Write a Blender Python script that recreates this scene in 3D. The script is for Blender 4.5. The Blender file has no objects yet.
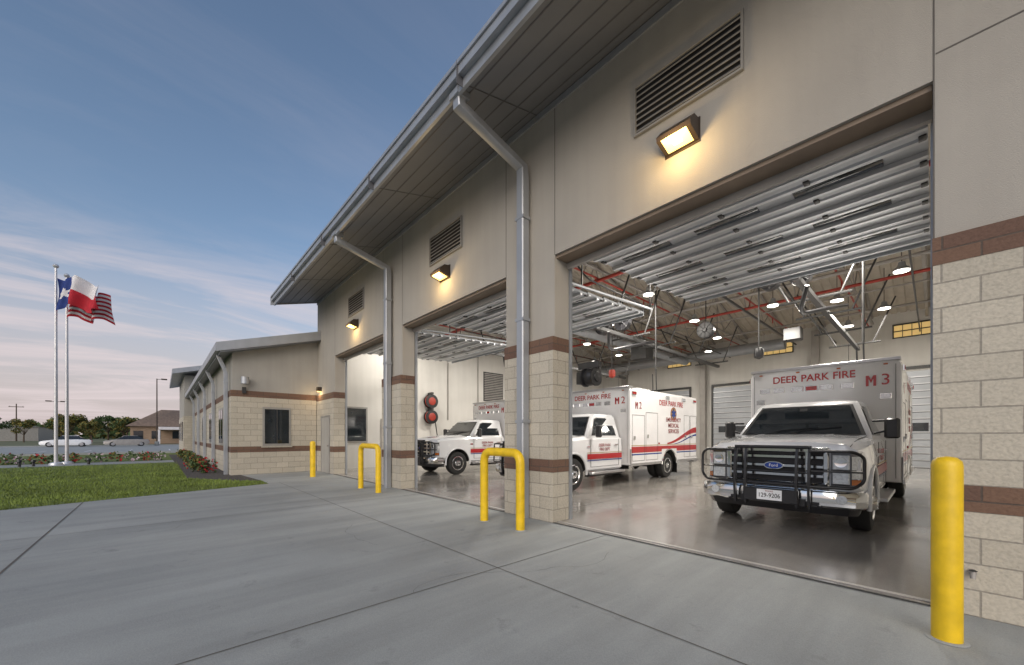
import bpy, math, random
import numpy as np
from mathutils import Vector, Matrix
random.seed(7); rng=np.random.default_rng(7)
S=bpy.context.scene
COL=S.collection

# ------------------------------------------------------------------ materials
def _new(name):
    m=bpy.data.materials.new(name); m.use_nodes=True
    nt=m.node_tree; b=nt.nodes['Principled BSDF']
    return m,nt,b
def mat(name,col,rough=.5,metal=0,var=.10,scale=3.0,bump=0,bscale=60,coat=0,emit=None,estr=0,spec=None,streak=0):
    m,nt,b=_new(name); L=nt.links
    geo=nt.nodes.new('ShaderNodeNewGeometry')
    src=geo.outputs['Position']
    n=nt.nodes.new('ShaderNodeTexNoise'); n.inputs['Scale'].default_value=scale; n.inputs['Detail'].default_value=3
    L.new(src,n.inputs['Vector'])
    r=nt.nodes.new('ShaderNodeValToRGB')
    r.color_ramp.elements[0].position=.3; r.color_ramp.elements[1].position=.7
    r.color_ramp.elements[0].color=(*[c*(1-var) for c in col],1)
    r.color_ramp.elements[1].color=(*[min(1,c*(1+var)) for c in col],1)
    L.new(n.outputs['Fac'],r.inputs['Fac']); out=r.outputs['Color']
    if streak:
        mp=nt.nodes.new('ShaderNodeMapping'); mp.inputs['Scale'].default_value=(5,5,.35); L.new(src,mp.inputs['Vector'])
        ns=nt.nodes.new('ShaderNodeTexNoise'); ns.inputs['Scale'].default_value=1; ns.inputs['Detail'].default_value=4; L.new(mp.outputs[0],ns.inputs['Vector'])
        rs=nt.nodes.new('ShaderNodeValToRGB'); rs.color_ramp.elements[0].position=.35; rs.color_ramp.elements[1].position=.6
        rs.color_ramp.elements[0].color=(1-streak,1-streak,1-streak,1); L.new(ns.outputs['Fac'],rs.inputs['Fac'])
        x=nt.nodes.new('ShaderNodeMix'); x.data_type='RGBA'; x.blend_type='MULTIPLY'; x.inputs['Factor'].default_value=1
        L.new(out,x.inputs[6]); L.new(rs.outputs[0],x.inputs[7]); out=x.outputs[2]
    L.new(out,b.inputs['Base Color'])
    b.inputs['Roughness'].default_value=rough; b.inputs['Metallic'].default_value=metal
    if coat: b.inputs['Coat Weight'].default_value=coat; b.inputs['Coat Roughness'].default_value=.05
    if spec is not None: b.inputs['Specular IOR Level'].default_value=spec
    if bump:
        n2=nt.nodes.new('ShaderNodeTexNoise'); n2.inputs['Scale'].default_value=bscale; n2.inputs['Detail'].default_value=3
        L.new(geo.outputs['Position'],n2.inputs['Vector'])
        bp=nt.nodes.new('ShaderNodeBump'); bp.inputs['Strength'].default_value=bump; bp.inputs['Distance'].default_value=.01
        L.new(n2.outputs['Fac'],bp.inputs['Height']); L.new(bp.outputs['Normal'],b.inputs['Normal'])
    if emit:
        b.inputs['Emission Color'].default_value=(*emit,1); b.inputs['Emission Strength'].default_value=estr
        try: m.cycles.emission_sampling='NONE'
        except Exception: pass
    return m
def blockmat(name,c1,c2,mortar,w=.4,h=.2,bump=.5):
    m,nt,b=_new(name); L=nt.links
    geo=nt.nodes.new('ShaderNodeNewGeometry'); sp=nt.nodes.new('ShaderNodeSeparateXYZ'); L.new(geo.outputs['Position'],sp.inputs[0])
    ad=nt.nodes.new('ShaderNodeMath'); ad.operation='ADD'; L.new(sp.outputs['X'],ad.inputs[0]); L.new(sp.outputs['Y'],ad.inputs[1])
    cb=nt.nodes.new('ShaderNodeCombineXYZ'); L.new(ad.outputs[0],cb.inputs['X']); L.new(sp.outputs['Z'],cb.inputs['Y'])
    br=nt.nodes.new('ShaderNodeTexBrick'); L.new(cb.outputs[0],br.inputs['Vector'])
    br.inputs['Scale'].default_value=1; br.inputs['Brick Width'].default_value=w; br.inputs['Row Height'].default_value=h
    br.inputs['Mortar Size'].default_value=.007; br.inputs['Mortar Smooth'].default_value=.3
    br.inputs['Color1'].default_value=(*c1,1); br.inputs['Color2'].default_value=(*c2,1); br.inputs['Mortar'].default_value=(*mortar,1)
    n=nt.nodes.new('ShaderNodeTexNoise'); n.inputs['Scale'].default_value=45; n.inputs['Detail'].default_value=4; L.new(geo.outputs['Position'],n.inputs['Vector'])
    mx=nt.nodes.new('ShaderNodeMix'); mx.data_type='RGBA'; mx.blend_type='MULTIPLY'; mx.inputs['Factor'].default_value=.45
    rr=nt.nodes.new('ShaderNodeValToRGB'); rr.color_ramp.elements[0].position=.3; rr.color_ramp.elements[0].color=(.6,.6,.6,1); rr.color_ramp.elements[1].position=.6
    L.new(n.outputs['Fac'],rr.inputs['Fac']); L.new(br.outputs['Color'],mx.inputs[6]); L.new(rr.outputs['Color'],mx.inputs[7]); L.new(mx.outputs[2],b.inputs['Base Color'])
    b.inputs['Roughness'].default_value=.85
    mm=nt.nodes.new('ShaderNodeMath'); mm.operation='MULTIPLY_ADD'; mm.inputs[1].default_value=-1.5
    L.new(br.outputs['Fac'],mm.inputs[0]); L.new(n.outputs['Fac'],mm.inputs[2])
    bp=nt.nodes.new('ShaderNodeBump'); bp.inputs['Strength'].default_value=bump; bp.inputs['Distance'].default_value=.012
    L.new(mm.outputs[0],bp.inputs['Height']); L.new(bp.outputs['Normal'],b.inputs['Normal'])
    return m
def concretemat(name,col,rough=.8,floor=False):
    m,nt,b=_new(name); L=nt.links
    geo=nt.nodes.new('ShaderNodeNewGeometry')
    def noise(s,d=3,vec=None,ro=.6):
        n=nt.nodes.new('ShaderNodeTexNoise'); n.inputs['Scale'].default_value=s; n.inputs['Detail'].default_value=d; n.inputs['Roughness'].default_value=ro
        L.new(vec or geo.outputs['Position'],n.inputs['Vector']); return n
    def ramp(n,p0,c0,p1,c1):
        r=nt.nodes.new('ShaderNodeValToRGB'); e=r.color_ramp.elements
        e[0].position=p0;e[1].position=p1;e[0].color=(c0,c0,c0,1);e[1].color=(c1,c1,c1,1); L.new(n.outputs['Fac'],r.inputs['Fac']); return r
    def mul(a,bb,f=1):
        x=nt.nodes.new('ShaderNodeMix'); x.data_type='RGBA'; x.blend_type='MULTIPLY'; x.inputs['Factor'].default_value=f
        L.new(a,x.inputs[6]); L.new(bb,x.inputs[7]); return x.outputs[2]
    base=nt.nodes.new('ShaderNodeRGB'); base.outputs[0].default_value=(*col,1)
    nA=noise(.6,6)
    a=mul(base.outputs[0],ramp(nA,.32,.80,.66,1.0).outputs[0])
    a=mul(a,ramp(noise(140,2),.35,.82,.65,1.0).outputs[0])
    mp=nt.nodes.new('ShaderNodeMapping'); mp.inputs['Scale'].default_value=(2.4,.22,1); L.new(geo.outputs['Position'],mp.inputs['Vector'])
    a=mul(a,ramp(noise(1.0,4,mp.outputs[0]),.35,.84,.6,1.0).outputs[0])
    a=mul(a,ramp(noise(2.6,7,None,.7),.28,.72,.40,1.0).outputs[0])
    L.new(a,b.inputs['Base Color'])
    mr=nt.nodes.new('ShaderNodeMapRange'); mr.inputs['From Min'].default_value=.3; mr.inputs['From Max'].default_value=.7
    L.new(nA.outputs['Fac'],mr.inputs['Value'])
    mr.inputs['To Min'].default_value=rough-.09; mr.inputs['To Max'].default_value=rough+.09; L.new(mr.outputs[0],b.inputs['Roughness'])
    bp=nt.nodes.new('ShaderNodeBump'); bp.inputs['Strength'].default_value=.05 if floor else .3; bp.inputs['Distance'].default_value=.006
    L.new(noise(70 if not floor else 5,3).outputs['Fac'],bp.inputs['Height']); L.new(bp.outputs['Normal'],b.inputs['Normal'])
    if floor: b.inputs['Specular IOR Level'].default_value=.8
    return m

M={}
M['stucco']=mat('stucco_beige',(.385,.36,.32),.9,var=.06,scale=.9,bump=.4,bscale=120,streak=.05)
M['stucco2']=mat('stucco_grey_beige',(.36,.345,.315),.9,var=.06,scale=1.2,bump=.35,bscale=120,streak=.05)
M['joint']=mat('control_joint',(.12,.11,.10),.9)
M['block']=blockmat('cream_block',(.53,.485,.40),(.46,.42,.345),(.31,.285,.24))
M['brown']=blockmat('brown_block_band',(.18,.105,.07),(.14,.08,.058),(.10,.075,.06),w=.4,h=.22)
M['metal']=mat('galvalume_trim',(.40,.42,.45),.45,.5,var=.08,scale=2,streak=.06)
M['soffit']=mat('soffit_metal',(.22,.23,.25),.5,.2,var=.06,scale=1.5)
M['soffseam']=mat('soffit_seam',(.12,.12,.13),.5,.2)
M['roof']=mat('roof_metal',(.36,.37,.39),.4,.7)
M['dark']=mat('dark_void',(.02,.02,.021),.6)
M['louver']=mat('louver_blade',(.32,.31,.29),.5,.3)
M['header']=mat('door_header_trim',(.22,.165,.12),.6)
M['intwall']=mat('interior_wall',(.66,.645,.61),.7,var=.05,scale=.8,bump=.1,bscale=30,streak=.05)
M['deck']=mat('ceiling_deck',(.50,.455,.39),.65,.0,var=.08)
M['steel']=mat('joist_steel',(.34,.32,.30),.5,.2)
M['steeld']=mat('dark_steel',(.06,.06,.06),.45,.5)
M['door']=mat('door_panel',(.40,.42,.45),.45,.3,var=.10,scale=1.2)
M['doorrib']=mat('door_rib',(.53,.54,.56),.35,.6,var=.05)
M['glassd']=mat('dark_glass',(.015,.02,.025),.05,0,var=.2,spec=.8)
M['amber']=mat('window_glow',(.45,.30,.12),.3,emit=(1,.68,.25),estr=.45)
M['concrete']=concretemat('apron_concrete',(.40,.415,.405),.78)
M['floor']=concretemat('polished_floor',(.33,.31,.285),.16,True)
M['asphalt']=mat('asphalt',(.06,.06,.06),.9,var=.2,scale=4,bump=.3)
M['yellow']=mat('safety_yellow',(.76,.50,.012),.42,var=.12,scale=9,bump=.15,bscale=25)
M['white']=mat('white_paint',(.76,.77,.79),.2,var=.02,coat=.8)
M['boxwhite']=mat('module_white',(.80,.80,.81),.24,var=.02,coat=.7)
M['chrome']=mat('chrome',(.74,.75,.76),.10,1,var=.03)
M['alum']=mat('brushed_aluminium',(.55,.55,.56),.3,.9,var=.06,scale=12,bump=.2,bscale=80)
M['black']=mat('black_powdercoat',(.013,.013,.015),.35,var=.1,spec=.6)
M['housing']=mat('lamp_housing',(.10,.10,.11),.08,.3,coat=1)
M['rubber']=mat('tyre_rubber',(.022,.022,.022),.8,var=.2,scale=15,bump=.3,bscale=60)
M['red']=mat('red_graphic',(.42,.012,.015),.3,var=.05,coat=.5)
M['dred']=mat('maroon_letter',(.26,.02,.02),.35,var=.05)
M['gold']=mat('gold_graphic',(.45,.30,.08),.35,.2)
M['blue']=mat('blue_badge',(.02,.05,.25),.2,coat=.5)
M['lens']=mat('clear_lens',(.66,.68,.70),.12,.45,var=.2,scale=40)
M['redlens']=mat('red_lens',(.35,.01,.01),.12,var=.2,scale=40,coat=.8)
M['amberlens']=mat('amber_lens',(.45,.12,.015),.15,coat=.5)
M['grille']=mat('grille_mesh',(.03,.03,.033),.3,.6)
M['gap']=mat('panel_gap',(.02,.02,.02),.8)
M['plate']=mat('license_plate',(.75,.77,.8),.4)
M['hose_red']=mat('red_reel',(.35,.035,.02),.45)
M['pipe_red']=mat('sprinkler_pipe',(.36,.04,.025),.45)
M['bronze']=mat('bronze_fixture',(.055,.04,.03),.4,.4)
M['lampw']=mat('warm_lamp_lens',(1,.8,.4),.4,emit=(1,.58,.13),estr=2.6)
M['lampc']=mat('warm_lamp_core',(1,.8,.4),.4,emit=(1,.80,.42),estr=9)
M['lampi']=mat('highbay_lens',(1,1,1),.4,emit=(1,.93,.80),estr=9)
M['bark']=mat('bark',(.09,.065,.045),.9,bump=.5,bscale=20)
M['leaf']=mat('leaf',(.06,.10,.03),.7,var=.5,scale=1.3)
M['leaf2']=mat('leaf_yellow',(.20,.16,.035),.7,var=.5,scale=1.3)
M['grass']=mat('grass_blade',(.165,.22,.04),.75,var=.35,scale=.8)
M['lawn']=mat('lawn_soil',(.125,.165,.035),.95,var=.3,scale=2.0,bump=.6,bscale=40)
M['field']=mat('field',(.13,.14,.07),.95,var=.35,scale=.06)
M['gravel']=mat('dark_gravel',(.08,.07,.062),.95,var=.7,scale=22,bump=1,bscale=35)
M['flower']=mat('red_flower',(.5,.02,.03),.6)
M['flower2']=mat('pale_flower',(.6,.45,.5),.6)
M['pole']=mat('flagpole_alum',(.66,.66,.68),.35,.5)
M['fred']=mat('flag_red',(.45,.015,.03),.8,var=.15,scale=3)
M['fwhite']=mat('flag_white',(.70,.68,.70),.8,var=.08,scale=3)
M['fblue']=mat('flag_blue',(.015,.04,.20),.8,var=.15,scale=3)
M['brick']=blockmat('tan_brick',(.38,.27,.19),(.32,.22,.15),(.3,.27,.23),w=.6,h=.2)
M['tanroof']=mat('brown_roof',(.20,.145,.11),.8,var=.2)

# ------------------------------------------------------------------ mesh builder
class MB:
    def __init__(s): s.v=[];s.f=[];s.m=[];s.mats=[];s.sm=[]
    def mi(s,k):
        if k not in s.mats: s.mats.append(k)
        return s.mats.index(k)
    def add(s,vs,fs,k,smooth=False):
        o=len(s.v); s.v+= [tuple(p) for p in vs]; i=s.mi(k)
        for f in fs: s.f.append([o+a for a in f]); s.m.append(i); s.sm.append(smooth)
    def box(s,x0,x1,y0,y1,z0,z1,k):
        x0,x1=min(x0,x1),max(x0,x1);y0,y1=min(y0,y1),max(y0,y1);z0,z1=min(z0,z1),max(z0,z1)
        s.add([(x0,y0,z0),(x1,y0,z0),(x1,y1,z0),(x0,y1,z0),(x0,y0,z1),(x1,y0,z1),(x1,y1,z1),(x0,y1,z1)],
              [(0,3,2,1),(4,5,6,7),(0,1,5,4),(1,2,6,5),(2,3,7,6),(3,0,4,7)],k)
    def bbox(s,x0,x1,y0,y1,z0,z1,k,b=.01):
        x0,x1=min(x0,x1),max(x0,x1);y0,y1=min(y0,y1),max(y0,y1);z0,z1=min(z0,z1),max(z0,z1)
        b=min(b,(x1-x0)*.45,(y1-y0)*.45,(z1-z0)*.45)
        def ring(z,i): return [(x0+b+i,y0+i,z),(x1-b-i,y0+i,z),(x1-i,y0+b+i,z),(x1-i,y1-b-i,z),(x1-b-i,y1-i,z),(x0+b+i,y1-i,z),(x0+i,y1-b-i,z),(x0+i,y0+b+i,z)]
        s.loft([ring(z0,b*.7),ring(z0+b*.7,0),ring(z1-b*.7,0),ring(z1,b*.7)],k,smooth=False)
    def quad(s,p,k): s.add(p,[tuple(range(len(p)))],k)
    def loft(s,rings,k,smooth=True,cap=True):
        n=len(rings[0]); vs=[p for r in rings for p in r]; fs=[]
        for i in range(len(rings)-1):
            for j in range(n):
                a=i*n+j;b=i*n+(j+1)%n
                fs.append((a,b,b+n,a+n))
        if cap: fs.append(tuple(range(n-1,-1,-1))); fs.append(tuple(range((len(rings)-1)*n,len(rings)*n)))
        s.add(vs,fs,k,smooth)
    def prism(s,poly,axis,a,b,k):
        def P(p,t):
            return {'x':(t,p[0],p[1]),'y':(p[0],t,p[1]),'z':(p[0],p[1],t)}[axis]
        s.loft([[P(p,a) for p in poly],[P(p,b) for p in poly]],k,smooth=False)
    def cyl(s,p0,p1,r,k,n=12,r2=None,cap=True,smooth=True):
        p0=Vector(p0);p1=Vector(p1);d=(p1-p0).normalized()
        u=d.orthogonal().normalized();w=d.cross(u)
        r2=r if r2 is None else r2
        R=[]
        for p,rr in((p0,r),(p1,r2)): R.append([tuple(p+(u*math.cos(2*math.pi*i/n)+w*math.sin(2*math.pi*i/n))*rr) for i in range(n)])
        s.loft(R,k,smooth,cap)
    def tube(s,pts,r,k,n=10,bend=0):
        P=[Vector(p) for p in pts]
        if bend:
            Q=[P[0]]
            for i in range(1,len(P)-1):
                a=P[i-1];b=P[i];c=P[i+1]
                d1=(a-b).normalized();d2=(c-b).normalized()
                s0=b+d1*bend;s1=b+d2*bend
                for t in [0,.17,.33,.5,.67,.83,1]:
                    Q.append((1-t)**2*s0+2*t*(1-t)*b+t*t*s1)
            Q.append(P[-1]);P=Q
        R=[];u=None
        for i,p in enumerate(P):
            if i==0:d=P[1]-P[0]
            elif i==len(P)-1:d=P[-1]-P[-2]
            else:d=(P[i+1]-P[i]).normalized()+(P[i]-P[i-1]).normalized()
            d.normalize()
            if u is None:u=d.orthogonal().normalized()
            u=(u-d*u.dot(d)).normalized();w=d.cross(u)
            R.append([tuple(p+(u*math.cos(2*math.pi*j/n)+w*math.sin(2*math.pi*j/n))*r) for j in range(n)])
        s.loft(R,k,True,True)
    def lathe(s,c,prof,k,n=32,axis='x'):
        R=[]
        for r,t in prof:
            ring=[]
            for j in range(n):
                a=2*math.pi*j/n
                if axis=='x': ring.append((c[0]+t,c[1]+r*math.cos(a),c[2]+r*math.sin(a)))
                elif axis=='z': ring.append((c[0]+r*math.cos(a),c[1]+r*math.sin(a),c[2]+t))
                else: ring.append((c[0]+r*math.cos(a),c[1]+t,c[2]+r*math.sin(a)))
            R.append(ring)
        s.loft(R,k,True,True)
    def mesh(s,name):
        me=bpy.data.meshes.new(name); me.from_pydata(s.v,[],s.f)
        for k in s.mats: me.materials.append(M[k])
        me.polygons.foreach_set('material_index',s.m); me.polygons.foreach_set('use_smooth',s.sm)
        me.update()
        import bmesh
        bm=bmesh.new();bm.from_mesh(me);bmesh.ops.recalc_face_normals(bm,faces=bm.faces);bm.to_mesh(me);bm.free()
        try: me.set_sharp_from_angle(angle=math.radians(38))
        except Exception: pass
        return me
    def obj(s,name,parent=None): 
        return mkobj(name,s.mesh(name),parent)
def mkobj(name,data,parent=None,loc=None):
    o=bpy.data.objects.new(name,data); COL.objects.link(o)
    if parent: o.parent=parent
    if loc: o.location=loc
    return o
def empty(name,loc=(0,0,0)):
    o=bpy.data.objects.new(name,None); COL.objects.link(o); o.location=loc; return o
def text(name,body,size,matk,parent,loc,rot,extr=.001,bold=0,sx=1):
    c=bpy.data.curves.new(name,'FONT'); c.body=body;c.size=size;c.align_x='CENTER';c.align_y='CENTER';c.extrude=extr;c.offset=bold
    c.materials.append(M[matk]); o=mkobj(name,c,parent,loc); o.rotation_euler=rot; o.scale=(sx,1,1); return o

# ------------------------------------------------------------------ fire station
ST=empty('fire_station')
DC=[-2.04,-7.27,-12.50]; DH=4.27
XL=-16.6; XR=3.0; YB=19.6; RZ=9.25
w=MB()
w.box(XL,XR,0,.35,DH,6.80,'stucco')
for a,b in[(-5.235,-4.075),(-10.465,-9.305),(XL,-14.535),(-.005,XR)]:
    w.box(a,b,0,.35,2.97,DH,'stucco')
    w.box(a,b,-.04,.35,0,.80,'block'); w.box(a-.004,b+.004,-.045,.352,.80,1.0,'brown')
    w.box(a,b,-.04,.35,1.0,2.75,'block'); w.box(a-.004,b+.004,-.045,.352,2.75,2.97,'brown')
w.obj('front_wall',ST)
w=MB()
for c in DC:
    w.box(c-2.03,c+2.03,.04,.34,DH-.05,DH-.001,'header')
    w.box(c-2.03,c+2.03,.30,.36,DH-.14,DH-.051,'steel')
w.obj('door_header',ST)
w=MB()
w.prism([(.35,0),(YB,0),(YB,6.9),(9.97,RZ),(.35,6.85)],'x',XL-.3,XL,'intwall')
w.prism([(.35,0),(YB,0),(YB,6.9),(9.97,RZ),(.35,6.85)],'x',XR-.3,XR,'intwall')
w.box(XL-.3,XR,YB,YB+.3,0,6.9,'intwall')
w.box(XL,XR-.3,.352,.36,DH+.35,6.7,'intwall')
w.obj('hall_walls',ST)
w=MB()
for a in np.arange(XL,XR,.3):
    for (y0,z0,y1,z1) in[(.35,6.85,9.97,RZ),(9.97,RZ,YB,6.85)]:
        w.loft([[(a,y0,z0),(a+.18,y0,z0),(a+.22,y0,z0+.05),(a+.30,y0,z0+.05),(a+.3,y0,z0+.12),(a,y0,z0+.12)],
                [(a,y1,z1),(a+.18,y1,z1),(a+.22,y1,z1+.05),(a+.30,y1,z1+.05),(a+.3,y1,z1+.12),(a,y1,z1+.12)]],'deck',False)
w.obj('ceiling_deck',ST)
w=MB()
EY=-1.46; EZ=6.34
w.prism([(EY,EZ),(-.0,6.72),(.4,6.99),(9.97,RZ+.16),(9.97,RZ+.5),(EY,6.52)],'x',XL-.0,XR+1.2,'soffit')
w.prism([(9.97,RZ+.16),(YB+1.2,6.9),(YB+1.2,7.2),(9.97,RZ+.5)],'x',XL,XR+1.2,'roof')
w.obj('main_roof',ST)
w=MB()
w.box(XL-.03,XR+1.2,EY-.13,EY-.002,6.40,6.55,'metal')
w.box(XL-.03,XR+1.2,EY-.05,EY-.001,6.26,6.398,'metal')
w.box(XL-.03,XR+1.2,EY-.155,EY-.133,6.525,6.58,'metal')
for t in np.linspace(.12,.90,5):
    y=EY*t; z=6.72+(EZ-6.72)*t
    w.box(XL,XR+1.2,y-.008,y+.008,z-.008,z-.001,'soffseam')
for x in np.arange(XL+3,XR,3.05): 
    w.loft([[(x-.006,EY,EZ-.003),(x+.006,EY,EZ-.003),(x+.006,EY,EZ-.01),(x-.006,EY,EZ-.01)],[(x-.006,-.01,6.715),(x+.006,-.01,6.715),(x+.006,-.01,6.709),(x-.006,-.01,6.709)]],'soffseam',False)
    w.box(x-.004,x+.004,EY-.158,EY-.0,6.262,6.582,'soffseam')
w.box(XL,XR,-.03,-.002,6.60,6.70,'metal')
w.obj('eave_trim',ST)
w=MB()
w.prism([(EY-.15,6.26),(0,6.70),(9.97,RZ+.1),(9.97,RZ+.56),(EY-.15,6.58)],'x',XL-.08,XL-.031,'metal')
w.obj('rake_trim',ST)
w=MB()
for x in(-.0,-4.07,-5.24,-9.3,-10.47,-14.53): w.box(x-.005,x+.005,-.003,-.0005,DH if x!=0 else 2.98,6.6,'joint')
w.box(0.01,XR,-.003,-.0005,4.47,4.482,'joint')
w.obj('control_joints',ST)
w=MB()
def downspout(x,ye,ze,yw,zw,r=.08,base=0.0):
    def ring(c,dirv):
        d=Vector(dirv).normalized(); up=Vector((1,0,0)); s=d.cross(up)
        c=Vector(c); q=r*.8
        return [tuple(c+up*a+s*b) for a,b in[(-q,-r),(q,-r),(r,-q),(r,q),(q,r),(-q,r),(-r,q),(-r,-q)]]
    w.loft([ring((x,ye,ze+.1),(0,0,-1)),ring((x,ye,ze-.06),(0,.6,-.8)),ring((x,yw-.02,zw+.03),(0,.6,-.8)),ring((x,yw,zw-.12),(0,0,-1)),ring((x,yw,base),(0,0,-1))],'metal',False)
    for z in np.arange(1.6,zw-.3,1.7): w.box(x-r-.02,x+r+.02,yw-r-.006,yw+r-.0,z,z+.05,'metal')
    w.box(x-r-.03,x+r+.03,ye-r-.03,ye+r+.03,ze+.03,ze+.12,'metal')
for x in(-4.66,-9.88,2.6): downspout(x,-1.42,6.24,-.14,5.85)
w.obj('downspout',ST)
w=MB()
for c in DC:
    x0,x1,z0,z1=c-.60,c+.64,5.34,5.94
    w.box(x0,x1,-.006,-.001,z0,z1,'dark')
    for a in[(x0-.025,x0,z0-.025,z1+.025),(x1,x1+.025,z0-.025,z1+.025),(x0,x1,z0-.025,z0),(x0,x1,z1,z1+.025)]: w.box(a[0],a[1],-.04,-.001,a[2],a[3],'louver')
    for i in range(8):
        z=z0+.04+i*(z1-z0)/8
        w.loft([[(x0,-.04,z-.026),(x0,-.037,z-.029),(x0,-.008,z+.014),(x0,-.012,z+.018)],[(x1,-.04,z-.026),(x1,-.037,z-.029),(x1,-.008,z+.014),(x1,-.012,z+.018)]],'louver',False)
w.obj('wall_louvers',ST)
w=MB()
for c in DC:
    z=4.96; w.prism([(-.001,z+.12),(-.15,z+.10),(-.26,z-.02),(-.25,z-.07),(-.001,z-.13)],'x',c-.20,c+.20,'bronze')
    w.box(c-.21,c+.21,-.012,-.0005,z-.15,z+.14,'bronze')
    w.quad([(c-.15,-.249,z-.0735),(c+.15,-.249,z-.0735),(c+.15,-.04,z-.124),(c-.15,-.04,z-.124)],'lampw')
    w.quad([(c-.05,-.19,z-.0915),(c+.05,-.19,z-.0915),(c+.05,-.11,z-.1115),(c-.05,-.11,z-.1115)],'lampc')
w.box(-16.25,-16.05,-.15,-.001,3.12,3.28,'bronze'); w.box(-16.22,-16.08,-.13,-.02,3.105,3.118,'lampw')
w.obj('wall_light_fixtures',ST)
def area(name,loc,rot,size,energy,col,shape='DISK'):
    l=bpy.data.lights.new(name,'AREA'); l.shape=shape; l.size=size; l.energy=energy; l.color=col
    o=mkobj(name,l,ST,loc); o.rotation_euler=rot; return o
def point(name,loc,e,col,r=.1):
    l=bpy.data.lights.new(name,'POINT'); l.energy=e;l.color=col;l.shadow_soft_size=r
    return mkobj(name,l,ST,loc)
for c in DC: point('wall_light_lamp',(c,-.36,4.76),19,(1,.68,.30),.08)
point('door_light_lamp',(-16.15,-.2,3.0),7,(1,.7,.35),.05)
w=MB()
w.box(-15.95,-15.90,-.07,-.041,0,2.15,'louver');w.box(-14.98,-14.93,-.07,-.041,0,2.15,'louver');w.box(-15.90,-14.98,-.07,-.041,2.1,2.15,'louver')
w.box(-15.90,-14.98,-.055,-.042,0.01,2.1,'stucco2'); w.box(-15.1,-15.04,-.1,-.056,1.0,1.05,'chrome')
w.obj('personnel_door',ST)
# raised sectional doors
w=MB()
for c in DC:
    a,b=c-2.0,c+2.0
    w.box(a,b,.40,.46,DH+.02,DH+.22,'door')
    nsec=7; L0=.62; step=.62
    for i in range(nsec):
        y0=L0+i*step; z=4.50+.03*i
        w.box(a,b,y0+.010,y0+step-.010,z,z+.045,'door')
        w.loft([[(xx,y0+.04,z-.001),(xx,y0+.06,z-.03),(xx,y0+.12,z-.03),(xx,y0+.14,z-.001)] for xx in(a,b)],'doorrib',False)
        w.loft([[(xx,y0+.36,z-.001),(xx,y0+.37,z-.05),(xx,y0+.42,z-.05),(xx,y0+.43,z-.001)] for xx in(a,b)],'doorrib',False)
        w.box(a,b,y0-.012,y0-.004,z-.02,z+.03,'gap')
        for xx in (a+.04,a+1.02,a+2.0,a+2.98,b-.04): w.bbox(xx-.03,xx+.03,y0-.05,y0+.06,z-.045,z-.0012,'steeld',.005)
        if i in(1,3,5):
            for q in range(3):
                xa=a+.3+q*1.25
                w.bbox(xa,xa+.85,y0+.17,y0+.33,z-.012,z-.0011,'glassd',.004)
    w.box(a,b,L0+nsec*step,L0+nsec*step+.03,4.62,4.78,'metal')
    for xx in(a-.05,b+.05):
        w.box(xx-.03,xx+.03,.37,.43,0,4.3,'metal'); w.tube([(xx,.4,4.2),(xx,.4,4.55),(xx,.8,4.58),(xx,5.3,4.85)],.032,'metal',6,.15)
        for yy in(2.2,5.2): w.cyl((xx,yy,4.7),(xx,yy+.1,7.4 if yy<3 else 7.9),.018,'steeld',6)
        w.cyl((xx,5.2,4.8),(xx+.6,5.3,7.2),.016,'steeld',6)
    w.cyl((a,.62,4.98),(b,.62,4.98),.022,'metal',8); w.cyl((c-.9,.62,4.98),(c+.9,.62,4.98),.06,'steeld',12)
    w.bbox(b-.35,b-.05,.5,.8,4.95,5.3,'steeld')
w.obj('raised_overhead_door',ST)
w=MB()
for c in[-1.7,-6.9,-12.1]:
    w.box(c-1.9,c+1.9,YB-.06,YB-.01,0,4.2,'door')
    for i in range(14): w.box(c-1.9,c+1.9,YB-.085,YB-.061,i*.3+.02,i*.3+.07,'doorrib')
    for i in range(14): w.box(c-1.9,c+1.9,YB-.065,YB-.0605,i*.3+.0,i*.3+.018,'gap')
    for i in range(4): w.box(c-1.6+i*.85,c-1.0+i*.85,YB-.09,YB-.0855,1.6,1.95,'glassd')
    for q in(-2,1.9): w.box(c+q,c+q+.1,YB-.1,YB-.0,0,4.3,'steeld')
    w.box(c-2,c+2,YB-.1,YB-.0,4.302,4.42,'steeld')
for c in[-.5,-5.65,-10.85]:
    w.box(c-.75,c+.75,YB-.04,YB-.01,5.72,6.35,'steeld')
    for i in range(5):
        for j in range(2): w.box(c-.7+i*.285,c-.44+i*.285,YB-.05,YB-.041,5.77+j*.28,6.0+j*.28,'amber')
w.obj('rear_door',ST)
w=MB()
def zroof(y): return 6.83+(RZ-6.85)*(1-abs(y-9.97)/9.62)
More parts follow.
